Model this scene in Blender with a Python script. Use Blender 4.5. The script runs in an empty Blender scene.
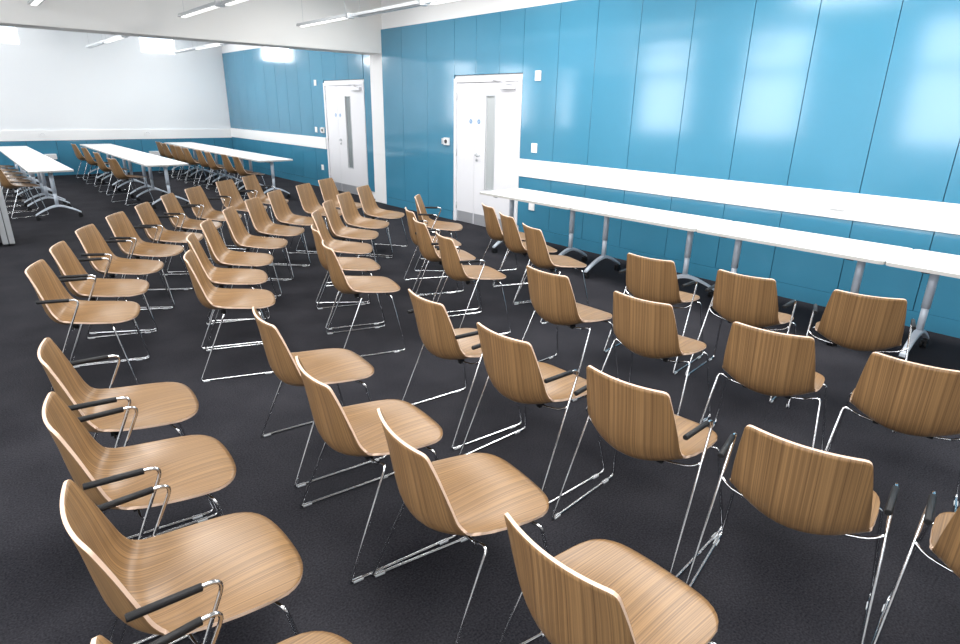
import bpy, bmesh, math, random
from mathutils import Vector, Matrix
random.seed(4)
sc = bpy.context.scene
COL = sc.collection
PI = math.pi
R = math.radians

# ------------------------------------------------------------------ camera
cam_d = bpy.data.cameras.new('camera'); cam = bpy.data.objects.new('camera', cam_d); COL.objects.link(cam)
right = Vector((0.7576491330, -0.6524254092, 0.0175748885))
up = Vector((0.2073835135, 0.2661883199, 0.9413478935))
fwd = Vector((0.6188375147, 0.7095666733, -0.3369796235))
m = Matrix((right, up, -fwd)).transposed().to_4x4()
m.translation = Vector((0, 0, 1.7))
cam.matrix_world = m
cam_d.sensor_width = 36.0; cam_d.lens = 36.0 * 598.2957 / 960.0
cam_d.clip_start = 0.05
sc.camera = cam

# ------------------------------------------------------------------ world, daylight, added ceiling fill, exposure
WIN_WALL = -1.5
sc.view_settings.view_transform = 'Standard'; sc.view_settings.look = 'None'
sc.view_settings.gamma = 1.0; sc.view_settings.use_curve_mapping = False
sc.view_settings.exposure = 0.0
w = bpy.data.worlds.new('sky'); sc.world = w; w.use_nodes = True
w.node_tree.nodes['Background'].inputs[0].default_value = (0.75, 0.87, 1.0, 1)
w.node_tree.nodes['Background'].inputs[1].default_value = 2.0

def area(name, loc, direction, sx, sy, power, color=(1, 1, 1)):
    l = bpy.data.lights.new(name, 'AREA'); l.shape = 'RECTANGLE'; l.size = sx; l.size_y = sy
    l.energy = power; l.color = color
    o = bpy.data.objects.new(name, l); COL.objects.link(o); o.location = loc
    o.rotation_euler = Vector(direction).to_track_quat('-Z', 'Y').to_euler()
    return o
WZ0, WZ1 = 1.18, 3.33
WIN_Y = [(-2.3, -0.9), (-0.2, 1.2), (2.35, 3.75), (5.53, 6.93), (8.12, 9.52), (10.8, 12.2), (13.4, 14.8), (15.9, 17.3)]
for a, b in WIN_Y:
    area('window_daylight', (WIN_WALL - 0.16, (a + b) / 2, (WZ0 + WZ1) / 2), (1, 0, 0), b - a, WZ1 - WZ0, 50, (1.0, 0.985, 0.985))
CLEAR = [(0.95, 1.76), (4.17, 4.98)]
for a, b in CLEAR:
    area('clerestory_daylight', ((a + b) / 2, 17.86, 3.06), (0, -1, 0), b - a, 0.46, 30, (0.95, 0.98, 1.0))
ADDED_FILLS = [(4.4, -0.8), (4.4, 2.2), (4.4, 5.2), (4.4, 7.6), (4.4, 12.0), (4.4, 15.2), (0.9, 0.8), (0.9, 4.2), (1.6, 13.4)]  # unseen ceiling lamps, added to brighten the blue wall and the seats
POWER = [115, 115, 110, 56, 78, 66, 92, 95, 60]
CEIL = 3.40
for (x, y), pw in zip(ADDED_FILLS, POWER):
    area('added_ceiling_fill', (x, y, CEIL + 0.10), (0, 0, -1), 1.2, 1.6, pw, (1.0, 0.975, 0.94))

# ------------------------------------------------------------------ materials
MATS = {}
def mat(name, col, rough=0.5, metal=0.0, spec=0.5, coat=0.0):
    if name in MATS: return MATS[name]
    m = bpy.data.materials.new(name); m.use_nodes = True
    b = m.node_tree.nodes['Principled BSDF']
    b.inputs['Base Color'].default_value = (*col, 1); b.inputs['Roughness'].default_value = rough
    b.inputs['Metallic'].default_value = metal; b.inputs['Specular IOR Level'].default_value = spec
    b.inputs['Coat Weight'].default_value = coat
    MATS[name] = m
    return m
def nodes(m): return m.node_tree.nodes, m.node_tree.links, m.node_tree.nodes['Principled BSDF']
def noise_mix(m, ca, cb, scale, vec_scale=(1, 1, 1), detail=3, coord='Object', bump=0.0, lo=0.35, hi=0.65, bdist=0.01):
    n, l, b = nodes(m)
    tc = n.new('ShaderNodeTexCoord'); mp = n.new('ShaderNodeMapping'); mp.inputs['Scale'].default_value = vec_scale
    no = n.new('ShaderNodeTexNoise'); no.inputs['Scale'].default_value = scale; no.inputs['Detail'].default_value = detail
    cr = n.new('ShaderNodeValToRGB'); cr.color_ramp.elements[0].position = lo; cr.color_ramp.elements[1].position = hi
    cr.color_ramp.elements[0].color = (*ca, 1); cr.color_ramp.elements[1].color = (*cb, 1)
    l.new(tc.outputs[coord], mp.inputs['Vector']); l.new(mp.outputs[0], no.inputs['Vector'])
    l.new(no.outputs['Fac'], cr.inputs['Fac']); l.new(cr.outputs[0], b.inputs['Base Color'])
    if bump:
        bp = n.new('ShaderNodeBump'); bp.inputs['Strength'].default_value = bump; bp.inputs['Distance'].default_value = bdist
        l.new(no.outputs['Fac'], bp.inputs['Height']); l.new(bp.outputs[0], b.inputs['Normal'])
    return no, cr

# oak veneer: fine streaks running along the shell
M_OAK = mat('oak_veneer', (0.5, 0.3, 0.15), 0.36, spec=0.45)
def oak():
    n, l, b = nodes(M_OAK)
    tc = n.new('ShaderNodeTexCoord')
    def streak(scale, sy, det):
        mp = n.new('ShaderNodeMapping'); mp.inputs['Scale'].default_value = (0.8, sy, 0.6)
        no = n.new('ShaderNodeTexNoise'); no.inputs['Scale'].default_value = scale; no.inputs['Detail'].default_value = det
        no.inputs['Roughness'].default_value = 0.6
        l.new(tc.outputs['Object'], mp.inputs['Vector']); l.new(mp.outputs[0], no.inputs['Vector']); return no
    a = streak(1.0, 250, 3); c = streak(1.0, 40, 3)
    r1 = n.new('ShaderNodeValToRGB'); e = r1.color_ramp.elements
    e[0].position = 0.33; e[0].color = (0.122, 0.067, 0.031, 1); e[1].position = 0.66; e[1].color = (0.315, 0.183, 0.080, 1)
    mx = n.new('ShaderNodeMath'); mx.operation = 'MULTIPLY_ADD'; mx.inputs[1].default_value = 0.11; 
    l.new(c.outputs['Fac'], mx.inputs[0]); 
    m2 = n.new('ShaderNodeMath'); m2.operation = 'MULTIPLY'; m2.inputs[1].default_value = 0.89
    l.new(a.outputs['Fac'], m2.inputs[0]); l.new(m2.outputs[0], mx.inputs[2])
    l.new(mx.outputs[0], r1.inputs['Fac']); l.new(r1.outputs[0], b.inputs['Base Color'])
oak()
M_PLYEDGE = mat('plywood_edge', (0.68, 0.49, 0.37), 0.5)
M_CHROME = mat('chrome', (0.66, 0.67, 0.69), 0.12, 1.0)
M_BLACK = mat('black_rubber', (0.012, 0.012, 0.013), 0.5, spec=0.25)
M_GLIDE = mat('clear_plastic', (0.62, 0.64, 0.66), 0.3)
M_WHITE = mat('white_paint', (0.80, 0.80, 0.80), 0.55)
M_CEIL = mat('ceiling_paint', (0.80, 0.785, 0.76), 0.8)
M_ENDW = mat('end_wall_paint', (0.80, 0.82, 0.84), 0.6)
M_DADO = mat('dado_white', (0.88, 0.88, 0.88), 0.35)
M_DOOR = mat('door_white', (0.74, 0.74, 0.77), 0.35)
M_TOP = mat('table_laminate', (0.88, 0.88, 0.87), 0.28)
M_TOPEDGE = mat('table_edge', (0.50, 0.49, 0.47), 0.5)
M_SILVER = mat('silver_paint', (0.60, 0.66, 0.74), 0.35, 0.1)
M_ALU = mat('aluminium', (0.50, 0.52, 0.54), 0.38, 0.4)
M_DARK = mat('dark_grey', (0.03, 0.03, 0.035), 0.5)
M_GREY = mat('kick_plate_steel', (0.48, 0.49, 0.52), 0.35, 0.5)
M_BLUESIGN = mat('sign_blue', (0.02, 0.22, 0.50), 0.4)
M_BEIGE = mat('sign_print', (0.55, 0.55, 0.57), 0.5)
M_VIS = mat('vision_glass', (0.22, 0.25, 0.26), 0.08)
M_VIS_REFLECT = mat('vision_glass_reflect_tint', (0.42, 0.45, 0.46), 0.08)  # paler copy for the near door, bright reflection painted into the glass colour
M_TUBE = mat('tube_diffuser', (0.9, 0.9, 0.9), 0.4)
n, l, b = nodes(M_TUBE); b.inputs['Emission Color'].default_value = (1, 0.98, 0.95, 1); b.inputs['Emission Strength'].default_value = 1.2
# blue lacquered panels with a soft sheen
M_BLUE = mat('blue_panel', (0.03, 0.215, 0.36), 0.12, spec=0.9)
noise_mix(M_BLUE, (0.044, 0.205, 0.320), (0.051, 0.221, 0.345), 1.1, detail=2)
M_JOINT = mat('panel_joint', (0.008, 0.05, 0.10), 0.6)
M_CARPET = mat('carpet', (0.03, 0.03, 0.035), 0.95, spec=0.06)
def carpet():
    n, l, b = nodes(M_CARPET)
    tc = n.new('ShaderNodeTexCoord')
    n1 = n.new('ShaderNodeTexNoise'); n1.inputs['Scale'].default_value = 130; n1.inputs['Detail'].default_value = 3
    n2 = n.new('ShaderNodeTexNoise'); n2.inputs['Scale'].default_value = 2.2; n2.inputs['Detail'].default_value = 4
    for k in (n1, n2): l.new(tc.outputs['Object'], k.inputs['Vector'])
    r = n.new('ShaderNodeValToRGB'); r.color_ramp.elements[0].position = 0.3; r.color_ramp.elements[1].position = 0.72
    r.color_ramp.elements[0].color = (0.008, 0.008, 0.011, 1); r.color_ramp.elements[1].color = (0.044, 0.0435, 0.050, 1)
    ad = n.new('ShaderNodeMix'); ad.data_type = 'FLOAT'; ad.inputs[0].default_value = 0.35
    l.new(n1.outputs['Fac'], ad.inputs[2]); l.new(n2.outputs['Fac'], ad.inputs[3])
    l.new(ad.outputs[0], r.inputs['Fac']); l.new(r.outputs[0], b.inputs['Base Color'])
    bp = n.new('ShaderNodeBump'); bp.inputs['Strength'].default_value = 0.5; bp.inputs['Distance'].default_value = 0.004
    l.new(n1.outputs['Fac'], bp.inputs['Height']); l.new(bp.outputs[0], b.inputs['Normal'])
carpet()

# ------------------------------------------------------------------ helpers
def tag(o, label=None, cat=None, group=None, kind=None):
    if label: o['label'] = label
    if cat: o['category'] = cat
    if group: o['group'] = group
    if kind: o['kind'] = kind
    return o
def empty(name, loc, rz=0):
    o = bpy.data.objects.new(name, None); COL.objects.link(o); o.location = loc; o.rotation_euler = (0, 0, rz)
    o.empty_display_size = 0.1
    return o
def mesh_obj(name, bm, mats, parent=None, loc=(0, 0, 0), smooth=False):
    me = bpy.data.meshes.new(name)
    bmesh.ops.recalc_face_normals(bm, faces=bm.faces)
    bm.to_mesh(me); bm.free()
    for mm in (mats if isinstance(mats, (list, tuple)) else [mats]): me.materials.append(mm)
    if smooth:
        for p in me.polygons: p.use_smooth = True
    o = bpy.data.objects.new(name, me); COL.objects.link(o); o.location = loc
    if parent: o.parent = parent
    return o
def box(bm, x0, x1, y0, y1, z0, z1, mi=0, bevel=0.0):
    r = bmesh.ops.create_cube(bm, size=1.0)
    vs = r['verts']
    for v in vs:
        v.co = Vector(((x0 + x1) / 2 + v.co.x * (x1 - x0), (y0 + y1) / 2 + v.co.y * (y1 - y0), (z0 + z1) / 2 + v.co.z * (z1 - z0)))
    fs = set(f for v in vs for f in v.link_faces)
    for f in fs: f.material_index = mi
    if bevel:
        es = list(set(e for v in vs for e in v.link_edges))
        bmesh.ops.bevel(bm, geom=es, offset=bevel, segments=2, affect='EDGES', profile=0.6)
    return vs
def rounded_path(pts, rad, seg=5):
    """poly-line with rounded corners; rad: number or per-point list"""
    P = [Vector(p) for p in pts]; out = [P[0]]
    for i in range(1, len(P) - 1):
        r = rad[i] if isinstance(rad, (list, tuple)) else rad
        a = (P[i - 1] - P[i]); c = (P[i + 1] - P[i])
        r = min(r, a.length * 0.49, c.length * 0.49)
        if r <= 1e-5: out.append(P[i]); continue
        p0 = P[i] + a.normalized() * r; p1 = P[i] + c.normalized() * r
        for k in range(seg + 1):
            t = k / seg
            out.append(p0 * (1 - t) ** 2 + P[i] * 2 * t * (1 - t) + p1 * t * t)
    out.append(P[-1])
    return out
def tube(bm, pts, r, sides=8, mi=0, cap=True):
    pts = [Vector(p) for p in pts]; n = len(pts); rings = []
    prev = None
    for i, p in enumerate(pts):
        d = (pts[min(i + 1, n - 1)] - pts[max(i - 1, 0)]).normalized()
        if prev is None:
            a = Vector((0, 0, 1)) if abs(d.z) < 0.9 else Vector((1, 0, 0))
            u = d.cross(a).normalized()
        else:
            u = (prev - d * prev.dot(d)).normalized()
        prev = u; v = d.cross(u)
        rr = r[i] if isinstance(r, (list, tuple)) else r
        rings.append([bm.verts.new(p + u * rr * math.cos(2 * PI * k / sides) + v * rr * math.sin(2 * PI * k / sides)) for k in range(sides)])
    for i in range(n - 1):
        for k in range(sides):
            f = bm.faces.new((rings[i][k], rings[i][(k + 1) % sides], rings[i + 1][(k + 1) % sides], rings[i + 1][k]))
            f.material_index = mi; f.smooth = True
    if cap:
        for rg in (rings[0], rings[-1]):
            f = bm.faces.new(rg); f.material_index = mi
def struct(name, bm, mats, parent=None, smooth=False):
    o = mesh_obj(name, bm, mats, parent, smooth=smooth)
    if parent is None: o['kind'] = 'structure'
    return o
def copy_tree(o, parent=None):
    c = o.copy(); COL.objects.link(c)
    if parent: c.parent = parent
    for ch in list(o.children): copy_tree(ch, c)
    return c

# ------------------------------------------------------------------ room shell
WX = 5.98          # blue wall, near part
WX2 = 6.15         # blue wall, far part (set back)
PIER0, PIER1 = 9.50, 9.93
YEND, YBACK = 17.70, -3.6
bm = bmesh.new(); box(bm, WIN_WALL - 0.3, 6.6, YBACK - 0.3, YEND + 0.3, -0.12, 0.0); struct('floor', bm, M_CARPET)

# ceiling with openings for the added fill lamps
def plate_with_holes(bm, a0, a1, b0, b1, holes, put):
    A = sorted(set([a0, a1] + [h[0] for h in holes] + [h[1] for h in holes]))
    B = sorted(set([b0, b1] + [h[2] for h in holes] + [h[3] for h in holes]))
    for i in range(len(A) - 1):
        for j in range(len(B) - 1):
            ca, cb = (A[i] + A[i + 1]) / 2, (B[j] + B[j + 1]) / 2
            if any(h[0] < ca < h[1] and h[2] < cb < h[3] for h in holes): continue
            put(A[i], A[i + 1], B[j], B[j + 1])
bm = bmesh.new()
plate_with_holes(bm, WIN_WALL - 0.3, 6.6, YBACK - 0.3, YEND + 0.3, [(x - 0.6, x + 0.6, y - 0.8, y + 0.8) for x, y in ADDED_FILLS],
                 lambda a, b_, c, d: box(bm, a, b_, c, d, CEIL, CEIL + 0.2))
struct('ceiling', bm, M_CEIL)
bm = bmesh.new(); box(bm, WIN_WALL, WX2, PIER0, PIER0 + 0.42, 2.535, CEIL); struct('trim_1', bm, M_CEIL)   # downstand beam
bm = bmesh.new(); box(bm, WX - 0.001, WX2, PIER0 + 0.002, PIER1, 0, 2.535); struct('trim_2', bm, M_WHITE)            # white pier

# left (window) wall
bm = bmesh.new()
plate_with_holes(bm, YBACK - 0.3, YEND + 0.3, 0, CEIL, [(a, b_, WZ0, WZ1) for a, b_ in WIN_Y],
                 lambda a, b_, c, d: box(bm, WIN_WALL - 0.14, WIN_WALL, a, b_, c, d))
struct('wall_left', bm, M_WHITE)
for i, (a, b_) in enumerate(WIN_Y):
    bm = bmesh.new(); f = 0.04; zt = 2.45
    for s in (a, b_ - f): box(bm, WIN_WALL - 0.11, WIN_WALL - 0.05, s, s + f, WZ0, WZ1)
    for z, h in ((WZ0, f), (zt, 0.12), (WZ1 - f, f)): box(bm, WIN_WALL - 0.108, WIN_WALL - 0.052, a + f, b_ - f, z, z + h)
    struct('window_%d' % (i + 3), bm, M_WHITE)
bm = bmesh.new(); box(bm, WIN_WALL - 0.3, 6.6, YBACK - 0.2, YBACK, 0, CEIL); struct('wall_near', bm, M_WHITE)

# end wall: white above, dado, blue panels below; clerestory openings
bm = bmesh.new()
plate_with_holes(bm, WIN_WALL - 0.14, 6.4, 0, CEIL, [(a, b_, 2.83, 3.29) for a, b_ in CLEAR],
                 lambda a, b_, c, d: box(bm, a, b_, YEND, YEND + 0.14, c, d))
we = struct('wall_far', bm, M_ENDW)
for i, (a, b_) in enumerate(CLEAR):
    bm = bmesh.new(); f = 0.025
    for s in (a, b_ - f): box(bm, s, s + f, YEND + 0.03, YEND + 0.08, 2.83, 3.29)
    for z in (2.83, 3.29 - f): box(bm, a + f, b_ - f, YEND + 0.032, YEND + 0.078, z, z + f)
    struct('window_%d' % (i + 1), bm, M_WHITE)
bm = bmesh.new(); box(bm, WIN_WALL, WX2, YEND - 0.03, YEND, 0.80, 1.03, bevel=0.004); mesh_obj('dado_rail', bm, M_DADO, we)
J_END = [1.46 - 1.18, 1.46 - 0.59, 1.46, 2.04, 2.65, 3.25, 3.85, 4.45, 5.05, 5.65]
def panels_x(xs, y, z0, z1, parent, name='blue_panel'):
    for a, b_ in zip(xs[:-1], xs[1:]):
        bm = bmesh.new(); box(bm, a + 0.003, b_ - 0.003, y - 0.018, y - 0.002, z0, z1, bevel=0.002); mesh_obj(name, bm, M_BLUE, parent)
bm = bmesh.new(); box(bm, WIN_WALL, WX2, YEND - 0.0018, YEND - 0.0002, 0.1, 0.80); mesh_obj('joint_backing', bm, M_JOINT, we)
panels_x([WIN_WALL + 0.01, -0.9, -0.31] + J_END + [WX2 - 0.02], YEND, 0.10, 0.80, we)
bm = bmesh.new(); box(bm, WIN_WALL, WX2 - 0.03, YEND - 0.026, YEND - 0.002, 0, 0.099); struct('baseboard_far', bm, M_BLUE)

# right wall
D1 = (6.07, 7.515, 2.10)     # near door opening y0 y1 height
D2 = (10.42, 12.02, 2.12)
bm = bmesh.new()
plate_with_holes(bm, YBACK - 0.2, PIER0, 0, CEIL, [(D1[0], D1[1], 0, D1[2])], lambda a, b_, c, d: box(bm, WX, WX + 0.16, a, b_, c, d))
wr = struct('wall_right', bm, M_WHITE)
bm = bmesh.new()
plate_with_holes(bm, PIER1 - 0.4, YEND + 0.14, 0, CEIL, [(D2[0], D2[1], 0, D2[2])], lambda a, b_, c, d: box(bm, WX2, WX2 + 0.16, a, b_, c, d))
wr2 = struct('wall_right_far', bm, M_WHITE)
bm = bmesh.new(); box(bm, WX + 0.3, WX + 0.4, 5.5, 13, 0, CEIL); struct('wall_corridor', bm, M_WHITE)
# dark joint backing
def backing(xp, y0, y1, z0, z1, parent):
    bm = bmesh.new(); box(bm, xp - 0.006, xp - 0.001, y0, y1, z0, z1); mesh_obj('joint_backing', bm, M_JOINT, parent)
def panel_run(ys, xp, z0, z1, parent):
    for a, b_ in zip(ys[:-1], ys[1:]):
        bm = bmesh.new(); box(bm, xp - 0.024, xp - 0.008, a + 0.003, b_ - 0.003, z0, z1, bevel=0.002)
        mesh_obj('blue_panel', bm, M_BLUE, parent)
near_j = [-3.0, -2.39, -1.79, -1.18, -0.58, 0.03, 0.63, 1.235, 1.84, 2.46, 3.04, 3.66, 4.29, 4.88, 5.46, 6.07]
TOPZ = 2.905
SZ0, SZ1 = 0.82, 1.055
backing(WX, -3.0, 6.07, 0.13, SZ0, wr); backing(WX, -3.0, 6.07, SZ1, TOPZ, wr)
backing(WX, 7.515, PIER0, 0.13, TOPZ, wr); backing(WX, 6.07, 7.515, 2.14, TOPZ, wr)
panel_run(near_j, WX, SZ1, TOPZ, wr); panel_run(near_j, WX, 0.14, SZ0, wr)
panel_run([6.07, 6.53, 7.02, 7.515], WX, 2.145, TOPZ, wr)
panel_run([7.515, 8.20, 8.89, PIER0], WX, 0.14, TOPZ, wr)
bm = bmesh.new(); box(bm, WX - 0.035, WX, -3.0, 6.06, SZ0 + 0.001, SZ1 - 0.001, bevel=0.004); mesh_obj('dado_rail', bm, M_DADO, wr)
bm = bmesh.new(); box(bm, WX - 0.028, WX - 0.001, -3.0, 6.03, 0, 0.138); box(bm, WX - 0.028, WX - 0.001, 7.56, PIER0 - 0.01, 0, 0.138)
struct('baseboard_right', bm, M_BLUE)
far_j = [10.164, 10.42]
farT = [12.02, 12.58, 13.196, 13.775, 14.365, 14.988, 15.612, 16.19, 16.79, 17.33, YEND - 0.03]
T2Z = 2.94
backing(WX2, PIER1, D2[0], 0.13, T2Z, wr2); backing(WX2, D2[1], YEND - 0.02, 0.13, SZ0, wr2); backing(WX2, D2[1], YEND - 0.02, SZ1, T2Z, wr2)
backing(WX2, D2[0], D2[1], 2.16, T2Z, wr2)
panel_run([PIER1, D2[0] - 0.01], WX2, 0.14, T2Z, wr2)
panel_run([10.43, 10.97, 11.467, 12.02], WX2, 2.165, T2Z, wr2)
panel_run(farT, WX2, SZ1, T2Z, wr2); panel_run(farT, WX2, 0.14, SZ0, wr2)
bm = bmesh.new(); box(bm, WX2 - 0.035, WX2, D2[1] + 0.04, YEND - 0.035, SZ0 + 0.001, SZ1 - 0.001, bevel=0.004); mesh_obj('dado_rail', bm, M_DADO, wr2)
bm = bmesh.new(); box(bm, WX2 - 0.028, WX2 - 0.001, D2[1] + 0.05, YEND - 0.03, 0, 0.138); struct('baseboard_right_far', bm, M_BLUE)

# ------------------------------------------------------------------ doors (looking along +x at the wall)
def disc_x(bm, x, y, z, r, t=0.003, seg=20, mi=0):
    rr = bmesh.ops.create_cone(bm, segments=seg, radius1=r, radius2=r, depth=t, cap_ends=True)
    for v in rr['verts']:
        c = v.co.copy(); v.co = Vector((x + c.z, y + c.x, z + c.y))
    for f in set(f for v in rr['verts'] for f in v.link_faces): f.material_index = mi
def ring_x(bm, x, y, z, r0, r1, seg=24):
    a = [bm.verts.new((x, y + r0 * math.cos(2 * PI * k / seg), z + r0 * math.sin(2 * PI * k / seg))) for k in range(seg)]
    c = [bm.verts.new((x, y + r1 * math.cos(2 * PI * k / seg), z + r1 * math.sin(2 * PI * k / seg))) for k in range(seg)]
    for k in range(seg): bm.faces.new((a[k], a[(k + 1) % seg], c[(k + 1) % seg], c[k]))
def make_door(name, X, y0, y1, h, mid, vis0, vis1, visz0, visz1, hy):
    d = empty(name, (X, (y0 + y1) / 2, 0)); d['kind'] = 'structure'
    ox, oy = -X, -(y0 + y1) / 2
    def P(nm, bm, m_, par=d):
        bmesh.ops.translate(bm, verts=bm.verts, vec=(ox, oy, 0)) ; return mesh_obj(nm, bm, m_, par)
    bm = bmesh.new(); f = 0.055
    box(bm, X - 0.032, X + 0.10, y0, y0 + f, 0, h, bevel=0.003); box(bm, X - 0.032, X + 0.10, y1 - f, y1, 0, h, bevel=0.003)
    box(bm, X - 0.031, X + 0.099, y0 + f, y1 - f, h - f, h, bevel=0.003)
    P('door_frame', bm, M_DOOR)
    xf = X - 0.012
    # main leaf with vision slot
    bm = bmesh.new()
    plate_with_holes(bm, y0 + f + 0.004, mid - 0.003, 0.006, h - f - 0.004, [(vis0, vis1, visz0, visz1)], lambda a, b_, c, e: box(bm, xf, xf + 0.045, a, b_, c, e))
    main = P('door_leaf', bm, M_DOOR)
    bm = bmesh.new(); box(bm, xf, xf + 0.045, mid + 0.003, y1 - f - 0.004, 0.006, h - f - 0.004, bevel=0.002)
    small = P('door_leaf', bm, M_DOOR)
    bm = bmesh.new(); box(bm, xf + 0.015, xf + 0.024, vis0, vis1, visz0, visz1); P('vision_panel', bm, M_VIS_REFLECT if X < 6.1 else M_VIS, main)
    bm = bmesh.new(); g = 0.013
    for a, b_ in ((vis0 - g, vis0 + 0.002), (vis1 - 0.002, vis1 + g)): box(bm, xf - 0.006, xf - 0.0005, a, b_, visz0 - g, visz1 + g)
    for a, b_ in ((visz0 - g, visz0 + 0.002), (visz1 - 0.002, visz1 + g)): box(bm, xf - 0.006, xf - 0.0005, vis0 + 0.003, vis1 - 0.003, a, b_)
    P('bead', bm, M_ALU, main)
    for par, a, b_ in ((main, y0 + f + 0.02, mid - 0.012), (small, mid + 0.012, y1 - f - 0.012)):
        bm = bmesh.new(); box(bm, xf - 0.003, xf - 0.0005, a, b_, 0.012, 0.17); P('kick_plate', bm, M_GREY, par)
    # lever handle, escutcheon and lock
    bm = bmesh.new(); disc_x(bm, xf - 0.005, hy, 1.04, 0.026, 0.008); disc_x(bm, xf - 0.005, hy, 0.965, 0.024, 0.008)
    tube(bm, rounded_path([(xf, hy, 1.04), (xf - 0.05, hy, 1.04), (xf - 0.05, hy - 0.12, 1.04)], 0.02), 0.009, 8)
    P('door_handle', bm, M_ALU, main)
    bm = bmesh.new(); disc_x(bm, xf - 0.0095, hy, 0.965, 0.008, 0.003); P('keyhole', bm, M_DARK, main)
    # closer with arm
    bm = bmesh.new(); box(bm, xf - 0.05, xf - 0.001, y0 + f + 0.06, y0 + f + 0.36, h - f - 0.10, h - f - 0.035, bevel=0.006)
    cl = P('door_closer', bm, mat('closer_silver', (0.72, 0.72, 0.75), 0.35, 0.3), main)
    bm = bmesh.new(); tube(bm, [(xf - 0.055, y0 + f + 0.10, h - f - 0.045), (xf - 0.085, y0 + f + 0.32, h - f + 0.01), (xf - 0.02, y0 + f + 0.52, h - f + 0.02)], 0.009, 6)
    P('closer_arm', bm, mat('closer_silver', (0, 0, 0)), cl)
    # mandatory fire door discs: blue with white ring
    for par, yy in ((main, mid - 0.095), (small, mid + 0.085)):
        bm = bmesh.new(); disc_x(bm, xf - 0.0015, yy, 1.51, 0.034, 0.002); s = P('fire_door_sign', bm, M_BLUESIGN, par)
        bm = bmesh.new(); ring_x(bm, xf - 0.0032, yy, 1.51, 0.027, 0.030)
        for k in (-0.011, 0.0, 0.011): 
            box(bm, xf - 0.0034, xf - 0.0030, yy - 0.016, yy + 0.016, 1.51 + k - 0.0025, 1.51 + k + 0.0025)
        P('sign_marking', bm, M_WHITE, s)
    # hinges
    for z in (0.25, 1.05, 1.85):
        for par, yy in ((main, y0 + f), (small, y1 - f)):
            bm = bmesh.new(); tube(bm, [(xf - 0.008, yy, z - 0.05), (xf - 0.008, yy, z + 0.05)], 0.008, 8); P('hinge', bm, M_ALU, par)
    return d
make_door('door_1', WX, D1[0], D1[1], D1[2], 7.045, 6.61, 6.79, 0.57, 1.86, 6.985)
make_door('door_2', WX2, D2[0], D2[1], D2[2], 11.50, 10.98, 11.17, 0.52, 1.86, 11.43)

# ------------------------------------------------------------------ small wall fittings
def plate(name, X, y, z, w_, h_, label, cat, m_=None, feature=None, t=0.014, group=None):
    """a plate on a wall facing -x"""
    bm = bmesh.new(); box(bm, -t, 0, -w_ / 2, w_ / 2, -h_ / 2, h_ / 2, bevel=0.003)
    o = mesh_obj(name, bm, m_ or M_DADO, None, (X - 0.0245, y, z)); tag(o, label, cat, group)
    if feature == 'rocker':
        bm = bmesh.new(); box(bm, -t - 0.005, -t + 0.001, -0.014, 0.014, -0.02, 0.02, bevel=0.002); mesh_obj('rocker', bm, M_DADO, o)
    if feature == 'sensor':
        bm = bmesh.new(); disc_x(bm, -t - 0.004, 0, 0, 0.022, 0.008); mesh_obj('sensor_dome', bm, M_DADO, o)
    if feature == 'socket':
        for s in (-1, 1):
            bm = bmesh.new()
            c = s * 0.037
            box(bm, -t - 0.0008, -t + 0.001, c - 0.004, c + 0.004, 0.002, 0.014); box(bm, -t - 0.0008, -t + 0.001, c - 0.015, c - 0.008, -0.014, -0.008); box(bm, -t - 0.0008, -t + 0.001, c + 0.008, c + 0.015, -0.014, -0.008)
            mesh_obj('socket_holes', bm, M_BEIGE, o)
        for s in (-1, 1):
            bm = bmesh.new(); box(bm, -t - 0.004, -t + 0.001, s * 0.016 - 0.006, s * 0.016 + 0.006, 0.020, 0.036, bevel=0.001); mesh_obj('rocker', bm, M_BEIGE, o)
    return o
plate('sensor_plate', WX, 5.78, 2.10, 0.10, 0.12, 'small white wall plate high on blue wall above a light switch', 'sensor', feature='sensor')
plate('light_switch', WX, 5.79, 1.21, 0.10, 0.12, 'white light switch just above white dado end, beside near double door', 'light switch', feature='rocker')
plate('wall_outlet', WX, 5.79, 0.44, 0.10, 0.11, 'white outlet plate low on blue wall under the near end table', 'outlet', feature='rocker')
def intercom(X, y, z, lab):
    o = plate('door_release', X, y - 0.06, z, 0.12, 0.11, lab, 'door release', m_=M_WHITE, t=0.03)
    bm = bmesh.new(); disc_x(bm, -0.034, 0, 0, 0.03, 0.012); mesh_obj('button', bm, M_DARK, o)
    bm = bmesh.new(); box(bm, -0.02, 0.0, 0.065, 0.125, -0.045, 0.045, bevel=0.004); mesh_obj('card_reader', bm, M_ALU, o)
intercom(WX, 7.74, 1.20, 'white door release with dark round button beside near double door')
intercom(WX2, 12.20, 1.20, 'white door release with dark round button beside far door')
plate('sensor_plate', WX2, 12.36, 2.13, 0.09, 0.11, 'small white wall plate high up beside the far door', 'sensor', feature='sensor')
plate('light_switch', WX2, 12.46, 1.20, 0.09, 0.11, 'white light switch above dado beside the far door release', 'light switch', feature='rocker')
plate('wall_outlet', WX2, 12.28, 0.43, 0.09, 0.11, 'white outlet plate low on blue wall beside the far door', 'outlet', feature='rocker')
plate('double_socket', WX - 0.011, 1.98, 0.945, 0.147, 0.087, 'white double socket on the near dado rail above the tables', 'socket', feature='socket')
def plate_end(x, z, lab):
    o = plate('double_socket', 0, 0, 0, 0.147, 0.087, lab, 'socket', feature='socket')
    o.location = (x, YEND - 0.031, z); o.rotation_euler = (0, 0, PI / 2)
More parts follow.
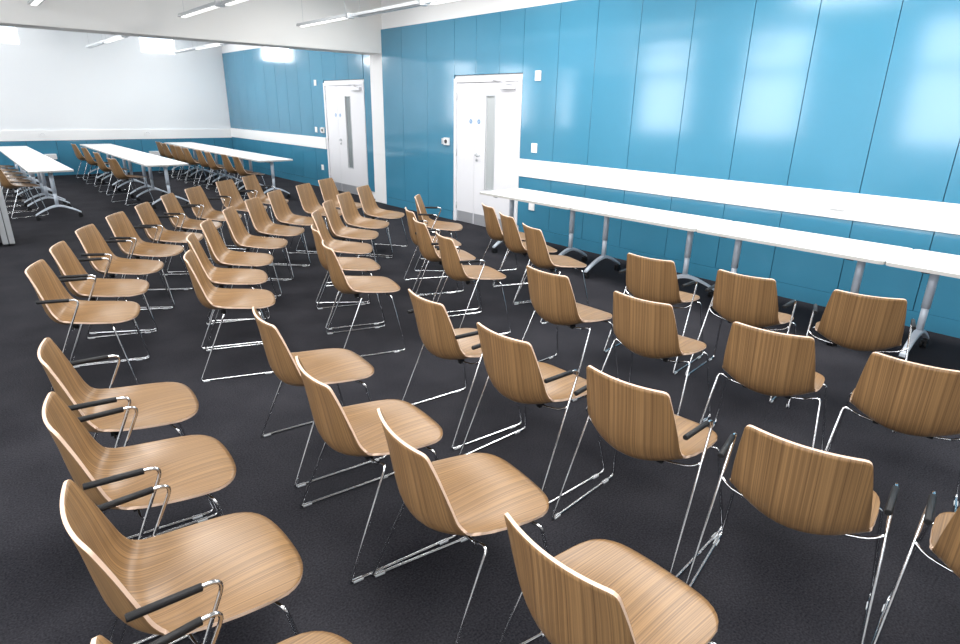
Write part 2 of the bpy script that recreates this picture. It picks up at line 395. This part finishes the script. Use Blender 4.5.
# on the end wall a plate must face -y : rotate so local -x points to -y
plate_end(1.80, 0.93, 'white double socket on end wall dado above leftmost table row')
plate_end(4.02, 0.93, 'white double socket on end wall dado, between two far table rows')
for x, lab in ((1.87, 'white box low on end wall beside the leftmost table row'), (4.10, 'white box low on end wall near the far middle table row')):
    r_ = empty('wall_box', (x, YEND - 0.022, 0.38)); tag(r_, lab, 'wall box')
    bm = bmesh.new(); box(bm, -0.115, 0.115, -0.10, 0, 0, 0.12, bevel=0.008); mesh_obj('casing', bm, M_DADO, r_)
    bm = bmesh.new(); 
    for k in range(5): box(bm, -0.09, 0.09, -0.103, -0.0995, 0.018 + k * 0.018, 0.025 + k * 0.018)
    mesh_obj('grille', bm, M_BEIGE, r_)

# ------------------------------------------------------------------ folding partition stacked at the left end of the beam
fp = empty('folding_partition', (0.13, 9.51, 0)); tag(fp, 'grey folding partition leaves stacked beneath the ceiling beam, aluminium edges', 'partition')
for k in range(2):
    x1 = 0.294 - k * 0.064
    bm = bmesh.new(); box(bm, x1 - 0.056, x1, -0.28, 0.55, 0.03, 2.50, bevel=0.002); pl = mesh_obj('partition_leaf', bm, mat('partition_face', (0.45, 0.46, 0.48), 0.5), fp)
    bm = bmesh.new(); box(bm, x1 - 0.056, x1, -0.305, -0.281, 0.03, 2.50, bevel=0.003); mesh_obj('edge_profile', bm, M_ALU, pl)
    bm = bmesh.new(); box(bm, x1 - 0.050, x1 - 0.006, -0.25, 0.52, 0.0, 0.03); mesh_obj('bottom_seal', bm, M_DARK, pl)
bm = bmesh.new(); box(bm, 0.10, 0.288, -0.24, 0.50, 0.04, 2.44); mesh_obj('gap_seal', bm, M_DARK, fp)
bm = bmesh.new(); box(bm, 0.10, 0.288, -0.01, 0.30, 2.50, 2.534); mesh_obj('head_track', bm, M_ALU, fp)

# ------------------------------------------------------------------ suspended light fittings
def batten(x, y0, y1, z, label, lit=True):
    L = y1 - y0
    r_ = empty('linear_light', (x, (y0 + y1) / 2, z)); tag(r_, label, 'ceiling light', 'suspended linear lights')
    bm = bmesh.new(); w_ = 0.055
    vs = [(-w_, 0), (-w_ * 0.8, 0.035), (w_ * 0.8, 0.035), (w_, 0)]
    a = [bm.verts.new((p[0], -L / 2, p[1])) for p in vs]; c = [bm.verts.new((p[0], L / 2, p[1])) for p in vs]
    bm.faces.new(a); bm.faces.new(c)
    for k in range(4): bm.faces.new((a[k], a[(k + 1) % 4], c[(k + 1) % 4], c[k]))
    mesh_obj('housing', bm, M_ALU, r_)
    bm = bmesh.new(); box(bm, -0.028, 0.028, -L / 2 + 0.04, L / 2 - 0.06, -0.012, -0.0005, bevel=0.004)
    mesh_obj('diffuser', bm, M_TUBE if lit else M_ALU, r_)
    bm = bmesh.new(); box(bm, -0.05, 0.05, -L / 2 - 0.03, -L / 2 + 0.03, -0.018, 0.04, bevel=0.004); mesh_obj('end_cap', bm, M_ALU, r_)
    for s in (-0.42, 0.42):
        bm = bmesh.new(); tube(bm, [(0, s * L, 0.034), (0, s * L, CEIL - z)], 0.0018, 5); mesh_obj('suspension_wire', bm, M_ALU, r_)
runs = []
for x, ye, nm in ((1.15, 9.47, 'window side'), (2.72, 9.17, 'middle'), (4.22, 8.88, 'door side')):
    for k, pos in ((0, 'nearest the beam'), (1, 'second from the beam'), (2, 'third from the beam')):
        batten(x + 0.045 * k * (1 if x > 2 else 0), ye - 1.44 - 1.50 * k, ye - 1.50 * k, 2.75, 'slim suspended linear light in the %s run over the chairs, %s' % (nm, pos), k != 1 or x < 4)
for x, nm in ((2.76, 'middle'), (4.42, 'door side')):
    for k, pos in ((0, 'closest to the beam'), (1, 'middle of three'), (2, 'closest to the end wall')):
        batten(x, 11.0 + 1.66 * k, 12.6 + 1.66 * k, 2.75, 'slim linear light beyond the beam, %s run, %s' % (nm, pos), k == 1)

# ------------------------------------------------------------------ tables
def make_table(L, W, yaws=(0, 0)):
    t = empty('folding_table', (0, 0, 0)); H = 0.73; T = 0.025
    bm = bmesh.new(); N = 6; rc = 0.04; pts = []
    for cx, cy, a0 in ((W / 2 - rc, L / 2 - rc, 0), (-W / 2 + rc, L / 2 - rc, 90), (-W / 2 + rc, -L / 2 + rc, 180), (W / 2 - rc, -L / 2 + rc, 270)):
        for k in range(N + 1):
            a = R(a0 + 90 * k / N); pts.append((cx + rc * math.cos(a), cy + rc * math.sin(a)))
    top = [bm.verts.new((x, y, H)) for x, y in pts]; bot = [bm.verts.new((x, y, H - T)) for x, y in pts]
    bm.faces.new(top); bm.faces.new(bot[::-1])
    for k in range(len(pts)):
        f = bm.faces.new((top[k], bot[k], bot[(k + 1) % len(pts)], top[(k + 1) % len(pts)])); f.material_index = 1
    mesh_obj('tabletop', bm, [M_TOP, M_TOPEDGE], t)
    bm = bmesh.new(); box(bm, -0.02, 0.02, -L / 2 + 0.24, L / 2 - 0.24, H - T - 0.045, H - T - 0.008, bevel=0.003); mesh_obj('beam', bm, M_SILVER, t)
    for s, yaw in ((-1, yaws[0]), (1, yaws[1])):
        y = s * (L / 2 - 0.235)
        bm = bmesh.new(); box(bm, -W / 2 + 0.06, W / 2 - 0.06, y - 0.025, y + 0.025, H - T - 0.02, H - T, bevel=0.003)
        mesh_obj('top_bracket', bm, M_DARK, t)
        bm = bmesh.new(); tube(bm, [(0, y, 0.20), (0, y, 0.40)], 0.024, 14); tube(bm, [(0, y, 0.38), (0, y, H - T - 0.02)], 0.029, 14)
        post = mesh_obj('post', bm, M_SILVER, t)
        # arched foot
        bm = bmesh.new(); K = 14; c, sn = math.cos(yaw), math.sin(yaw); rows = []
        for k in range(K + 1):
            u = -1 + 2 * k / K; px = u * 0.29; zt = 0.215 - 0.125 * abs(u) ** 1.5; th = 0.032 - 0.010 * abs(u); hw = 0.026 - 0.006 * abs(u)
            row = []
            for dy, dz in ((-hw, -th), (hw, -th), (hw, -0.008), (hw * 0.6, 0), (-hw * 0.6, 0), (-hw, -0.008)):
                row.append(bm.verts.new((px * c - dy * sn, y + px * sn + dy * c, zt + dz)))
            rows.append(row)
        for k in range(K):
            for q in range(6):
                f = bm.faces.new((rows[k][q], rows[k][(q + 1) % 6], rows[k + 1][(q + 1) % 6], rows[k + 1][q])); f.smooth = q in (2, 3, 4)
        bm.faces.new(rows[0]); bm.faces.new(rows[-1])
        foot = mesh_obj('foot', bm, M_SILVER, t)
        for e in (-1, 1):
            bm = bmesh.new(); px = e * 0.27
            cx, cy = px * c, y + px * sn
            for q in (-1, 1):
                rr = bmesh.ops.create_cone(bm, segments=16, radius1=0.03, radius2=0.03, depth=0.016, cap_ends=True)
                for v in rr['verts']:
                    co = v.co.copy(); v.co = Vector((cx + co.x, cy + q * 0.014 + co.z, 0.030 + co.y))
            tube(bm, [(cx, cy, 0.03), (cx, cy, 0.075)], 0.012, 8)
            box(bm, cx - 0.03, cx + 0.012, cy - 0.022, cy + 0.022, 0.05, 0.066, bevel=0.004)
            mesh_obj('caster', bm, M_BLACK, foot)
    return t
LT = 1.465
near_labels = ['white folding table against blue wall, its end beside the near double door',
               'white folding table against blue wall, second from the near double door',
               'white folding table against blue wall, third from the near double door',
               'white folding table against blue wall, at the picture right edge']
t0 = make_table(LT - 0.006, 0.70); tv = make_table(LT - 0.006, 0.70, (R(-50), 0))
for i, lab in enumerate(near_labels):
    t = t0 if i == 0 else (tv if i == 1 else copy_tree(t0))
    t.location = (5.20, 5.64 - LT / 2 - i * LT, 0); tag(t, lab, 'table', 'white tables along the blue wall')
LF = 1.55
for x, W_, YN, nm in ((1.12, 0.55, 10.80, 'leftmost'), (2.75, 0.64, 11.02, 'middle'), (4.585, 0.66, 11.02, 'blue wall side')):
    tf = make_table(LF - 0.006, W_)
    for k, pos in enumerate(('closest to the chairs', 'second from the chairs', 'third from the chairs', 'beside the end wall')):
        t = tf if k == 0 else copy_tree(tf)
        t.location = (x, YN + LF / 2 + k * LF, 0)
        tag(t, 'white table in the %s row of the far room, %s' % (nm, pos), 'table', 'white tables in the far room')

# ------------------------------------------------------------------ chairs
def catmull(P, n):
    out = []
    for i in range(len(P) - 1):
        p0 = P[max(i - 1, 0)]; p1 = P[i]; p2 = P[i + 1]; p3 = P[min(i + 2, len(P) - 1)]
        for k in range(n):
            t = k / n
            out.append(tuple(0.5 * ((2 * b_) + (-a + c) * t + (2 * a - 5 * b_ + 4 * c - d) * t * t + (-a + 3 * b_ - 3 * c + d) * t ** 3) for a, b_, c, d in zip(p0, p1, p2, p3)))
    out.append(tuple(P[-1])); return out
# profile: x, z, half width, side lift along the normal
PROF = [(0.287, 0.429, 0.200, 0.000), (0.255, 0.440, 0.209, 0.001), (0.17, 0.441, 0.219, 0.006), (0.09, 0.435, 0.222, 0.020), (0.015, 0.424, 0.219, 0.040),
        (-0.055, 0.414, 0.214, 0.062), (-0.115, 0.416, 0.209, 0.078), (-0.162, 0.443, 0.206, 0.083), (-0.191, 0.498, 0.203, 0.078), (-0.206, 0.578, 0.197, 0.065),
        (-0.220, 0.678, 0.185, 0.046), (-0.236, 0.772, 0.171, 0.027)]
def make_shell(nu=44, nv=20):
    C_ = catmull(PROF, 10)
    S = [0.0]
    for a, b_ in zip(C_[:-1], C_[1:]): S.append(S[-1] + math.hypot(b_[0] - a[0], b_[1] - a[1]))
    L = S[-1]
    def at(s):
        s = max(0, min(L, s)); i = 0
        while i < len(S) - 2 and S[i + 1] < s: i += 1
        t = (s - S[i]) / (S[i + 1] - S[i]); q = [a + (b_ - a) * t for a, b_ in zip(C_[i], C_[i + 1])]
        d = Vector((C_[i + 1][0] - C_[i][0], 0, C_[i + 1][1] - C_[i][1])).normalized()
        return q, d
    def pos(s, v):
        q, d = at(s)
        nrm = Vector((d.z, 0, -d.x))        # towards the sitter
        if nrm.z < 0 and s < L * 0.4: nrm = -nrm
        lift = q[3] * abs(v) ** 2.0
        return Vector((q[0], 0, q[1])) + nrm * lift + Vector((0, v * q[2], 0))
    T = 0.0095
    V = [math.sin(PI / 2 * (-1 + 2 * j / nv)) for j in range(nv + 1)]
    grid = []
    for i in range(nu + 1):
        row = []
        for v in V:
            av = abs(v)
            # front: big corner radius; top: small one
            s0 = 0.020 * av ** 2 + 0.115 * (1 - max(0.0, 1 - av ** 3.6) ** (1 / 3.0))
            k = max(0.0, (av - 0.90) / 0.10); s1 = L - 0.018 * (1 - math.sqrt(max(0.0, 1 - k * k)))
            t = i / nu
            row.append(pos(s0 + (s1 - s0) * t, v))
        grid.append(row)
    # normals by finite difference
    def nrm(i, j):
        a = grid[min(i + 1, nu)][j] - grid[max(i - 1, 0)][j]; c = grid[i][min(j + 1, nv)] - grid[i][max(j - 1, 0)]
        return a.cross(c).normalized()
    sgn = 1 if nrm(10, nv // 2).z > 0 else -1
    bm = bmesh.new()
    up_ = [[bm.verts.new(grid[i][j] + nrm(i, j) * sgn * T / 2) for j in range(nv + 1)] for i in range(nu + 1)]
    dn = [[bm.verts.new(grid[i][j] - nrm(i, j) * sgn * T / 2) for j in range(nv + 1)] for i in range(nu + 1)]
    for i in range(nu):
        for j in range(nv):
            f = bm.faces.new((up_[i][j], up_[i + 1][j], up_[i + 1][j + 1], up_[i][j + 1])); f.smooth = True
            f = bm.faces.new((dn[i][j], dn[i][j + 1], dn[i + 1][j + 1], dn[i + 1][j])); f.smooth = True
    rim = [(i, 0) for i in range(nu)] + [(nu, j) for j in range(nv)] + [(i, nv) for i in range(nu, 0, -1)] + [(0, j) for j in range(nv, 0, -1)]
    for q in range(len(rim)):
        (a, c), (d, e) = rim[q], rim[(q + 1) % len(rim)]
        f = bm.faces.new((up_[a][c], up_[d][e], dn[d][e], dn[a][c])); f.material_index = 1
    return bm
W1 = 0.275
RT = 0.0058
def make_chair(armed, name):
    ch = empty(name, (0, 0, 0))
    mesh_obj('seat_shell', make_shell(), [M_OAK, M_PLYEDGE], ch)
    for s in (-1, 1):
        y = s * W1
        front = [(0.155, s * 0.17, 0.418), (0.176, s * 0.232, 0.420), (0.262, y, RT), (0.0, y, RT)]
        bm = bmesh.new()
        if armed:
            rear = [(0.0, y, RT), (-0.225, y, RT), (-0.034, s * 0.254, 0.452), (0.040, s * 0.245, 0.616), (-0.060, s * 0.244, 0.614), (-0.172, s * 0.238, 0.614)]
            tube(bm, rounded_path(front + rear[1:], [0, 0.022, 0.03, 0, 0.012, 0.03, 0.045, 0, 0]), RT, 8)
        else:
            rear = [(-0.222, y, RT), (-0.035, s * 0.235, 0.434), (-0.045, s * 0.17, 0.410)]
            tube(bm, rounded_path(front + rear, [0, 0.022, 0.03, 0, 0.012, 0.03, 0]), RT, 8)
        sl = mesh_obj('sled_leg', bm, M_CHROME, ch)
        for x in (-0.19, 0.19):
            bm = bmesh.new(); box(bm, x - 0.02, x + 0.02, y - 0.008, y + 0.008, 0.0, RT + 0.003, bevel=0.002); mesh_obj('floor_glide', bm, M_GLIDE, sl)
        if armed:
            bm = bmesh.new(); tube(bm, [(-0.014, s * 0.2445, 0.614), (-0.016, s * 0.2445, 0.614), (-0.172, s * 0.238, 0.614), (-0.175, s * 0.238, 0.614)], [0.009, 0.0105, 0.0105, 0.009], 10)
            mesh_obj('arm_sleeve', bm, M_BLACK, sl)
    bm = bmesh.new(); tube(bm, [(0.155, -0.17, 0.418), (0.155, 0.17, 0.418)], RT, 8); mesh_obj('front_crossbar', bm, M_CHROME, ch)
    bm = bmesh.new()
    if armed: pts = [(-0.034, -0.254, 0.452), (-0.045, -0.19, 0.420), (-0.045, 0, 0.396), (-0.045, 0.19, 0.420), (-0.034, 0.254, 0.452)]
    else: pts = [(-0.045, -0.17, 0.410), (-0.045, -0.09, 0.400), (-0.045, 0, 0.396), (-0.045, 0.09, 0.400), (-0.045, 0.17, 0.410)]
    tube(bm, catmull(pts, 5), RT, 8); mesh_obj('rear_crossbar', bm, M_CHROME, ch)
    # mounting pads between frame and shell
    for s in (-1, 1):
        bm = bmesh.new(); box(bm, -0.06, -0.03, s * 0.10 - 0.012, s * 0.10 + 0.012, 0.395, 0.420, bevel=0.003); mesh_obj('mounting_pad', bm, M_BLACK, ch)
        bm = bmesh.new(); box(bm, 0.14, 0.17, s * 0.12 - 0.012, s * 0.12 + 0.012, 0.412, 0.436, bevel=0.003); mesh_obj('mounting_pad', bm, M_BLACK, ch)
    return ch
ARM = make_chair(True, 'wooden_armchair'); PLAIN = make_chair(False, 'wooden_chair')
used = {id(ARM): False, id(PLAIN): False}
def place(proto, x, y, deg, label, group):
    o = proto if not used[id(proto)] else copy_tree(proto)
    used[id(proto)] = True
    o.location = (x, y, 0); o.rotation_euler = (0, 0, R(deg)); tag(o, label, 'chair', group)
    return o
ORD = ['first', 'second', 'third', 'fourth', 'fifth', 'sixth', 'seventh', 'eighth', 'ninth', 'tenth']
def row(proto, spots, text, group):
    for i, (x, y, a) in enumerate(spots):
        place(proto, x, y, a, text % ORD[i], group)
# far block (beyond the cross aisle), rearmost row first
row(ARM, [(0.46, 4.25, -19.4), (0.64, 4.79, -19.5), (0.88, 5.37, -28.2), (1.18, 5.89, -32.5), (1.50, 6.36, -31.2), (1.86, 6.90, -33.6), (2.23, 7.33, -44.8), (2.73, 7.80, -52.7), (3.19, 8.18, -49.0)],
    'oak armchair with black grips, %s from the cross aisle in the far block rear row', 'armchairs of the rear row, far block')
row(PLAIN, [(1.25, 4.00, -19.6), (1.43, 4.57, -20.3), (1.69, 5.09, -29.0), (2.06, 5.64, -34.2), (2.45, 6.11, -43.5), (2.86, 6.54, -46.0), (3.38, 6.93, -53.0), (3.86, 7.30, -58.0)],
    'armless oak chair, %s from the cross aisle in the second row of the far block', 'armless chairs of the second row, far block')
row(PLAIN, [(2.11, 3.78, -16.8), (2.32, 4.39, -18.9), (2.61, 4.98, -34.5), (2.99, 5.50, -41.7), (3.40, 5.95, -52.0), (3.89, 6.37, -53.8)],
    'armless oak chair, %s from the cross aisle in the middle row of the far block', 'armless chairs of the middle row, far block')
row(ARM, [(2.97, 3.56, -16.0), (3.18, 4.18, -18.4), (3.44, 4.70, -22.0), (3.99, 5.34, -42.0)],
    'oak armchair, %s from the cross aisle in the row of four', 'armchairs of the fourth row, far block')
row(PLAIN, [(3.79, 3.42, -18.9), (4.01, 3.96, -21.0), (4.24, 4.48, -22.0)],
    'armless oak chair, %s from the cross aisle in the front row of three', 'armless chairs of the front row, far block')
# near block
row(ARM, [(0.35, 2.72, -7.2), (0.30, 2.13, -5.0), (0.27, 1.52, -1.4), (0.24, 0.93, 2.0)],
    'oak armchair at lower left, %s from the cross aisle in the near block rear row', 'armchairs of the rear row, near block')
row(PLAIN, [(1.17, 2.61, -6.0), (1.07, 1.91, -5.8), (1.08, 1.33, -8.5), (1.06, 0.70, -0.8)],
    'armless oak chair seen from its back corner, %s from the aisle, second row, near block', 'armless chairs of the second row, near block')
row(ARM, [(1.94, 2.41, -4.2), (1.90, 1.79, 0.3), (1.93, 1.17, 4.5), (1.98, 0.58, 11.6), (2.10, 0.01, 7.0)],
    'oak armchair seen from behind, %s from the aisle in the middle row, near block', 'armchairs of the middle row, near block')
row(PLAIN, [(2.83, 2.40, 0.2), (2.83, 1.73, 4.6), (2.89, 1.10, 12.5), (2.99, 0.54, 11.0)],
    'armless oak chair seen from behind, %s from the aisle, fourth row, near block', 'armless chairs of the fourth row, near block')
row(ARM, [(3.66, 2.25, 6.2), (3.75, 1.63, 6.7), (3.88, 1.04, 18.4)],
    'oak armchair facing the wall tables, %s from the aisle in the near block front row', 'armchairs of the front row, near block')
# chairs drawn up to the far tables
row(PLAIN, [(0.73, 11.73, 9), (0.70, 12.45, 3), (0.69, 13.1, 2), (0.70, 13.8, 0), (0.70, 14.5, 0), (0.70, 15.3, 0)],
    'oak chair at the leftmost far table row, %s from its near end', 'chairs at the leftmost far table row')
row(PLAIN, [(2.34, 12.20, 12), (2.38, 13.72, 3), (2.42, 15.27, 6), (2.44, 16.65, 5)],
    'oak chair at the middle far table row, %s from its near end', 'chairs at the middle far table row')
row(PLAIN, [(4.27, 11.66, -2), (4.26, 12.25, -1), (4.20, 13.03, -1), (4.22, 13.69, 0), (4.15, 14.36, 3), (4.18, 15.04, 4), (4.20, 15.55, 2), (4.21, 16.24, 2), (4.23, 16.82, 2)],
    'oak chair at the far table row beside the blue wall, %s from its near end', 'chairs at the far table row by the blue wall')
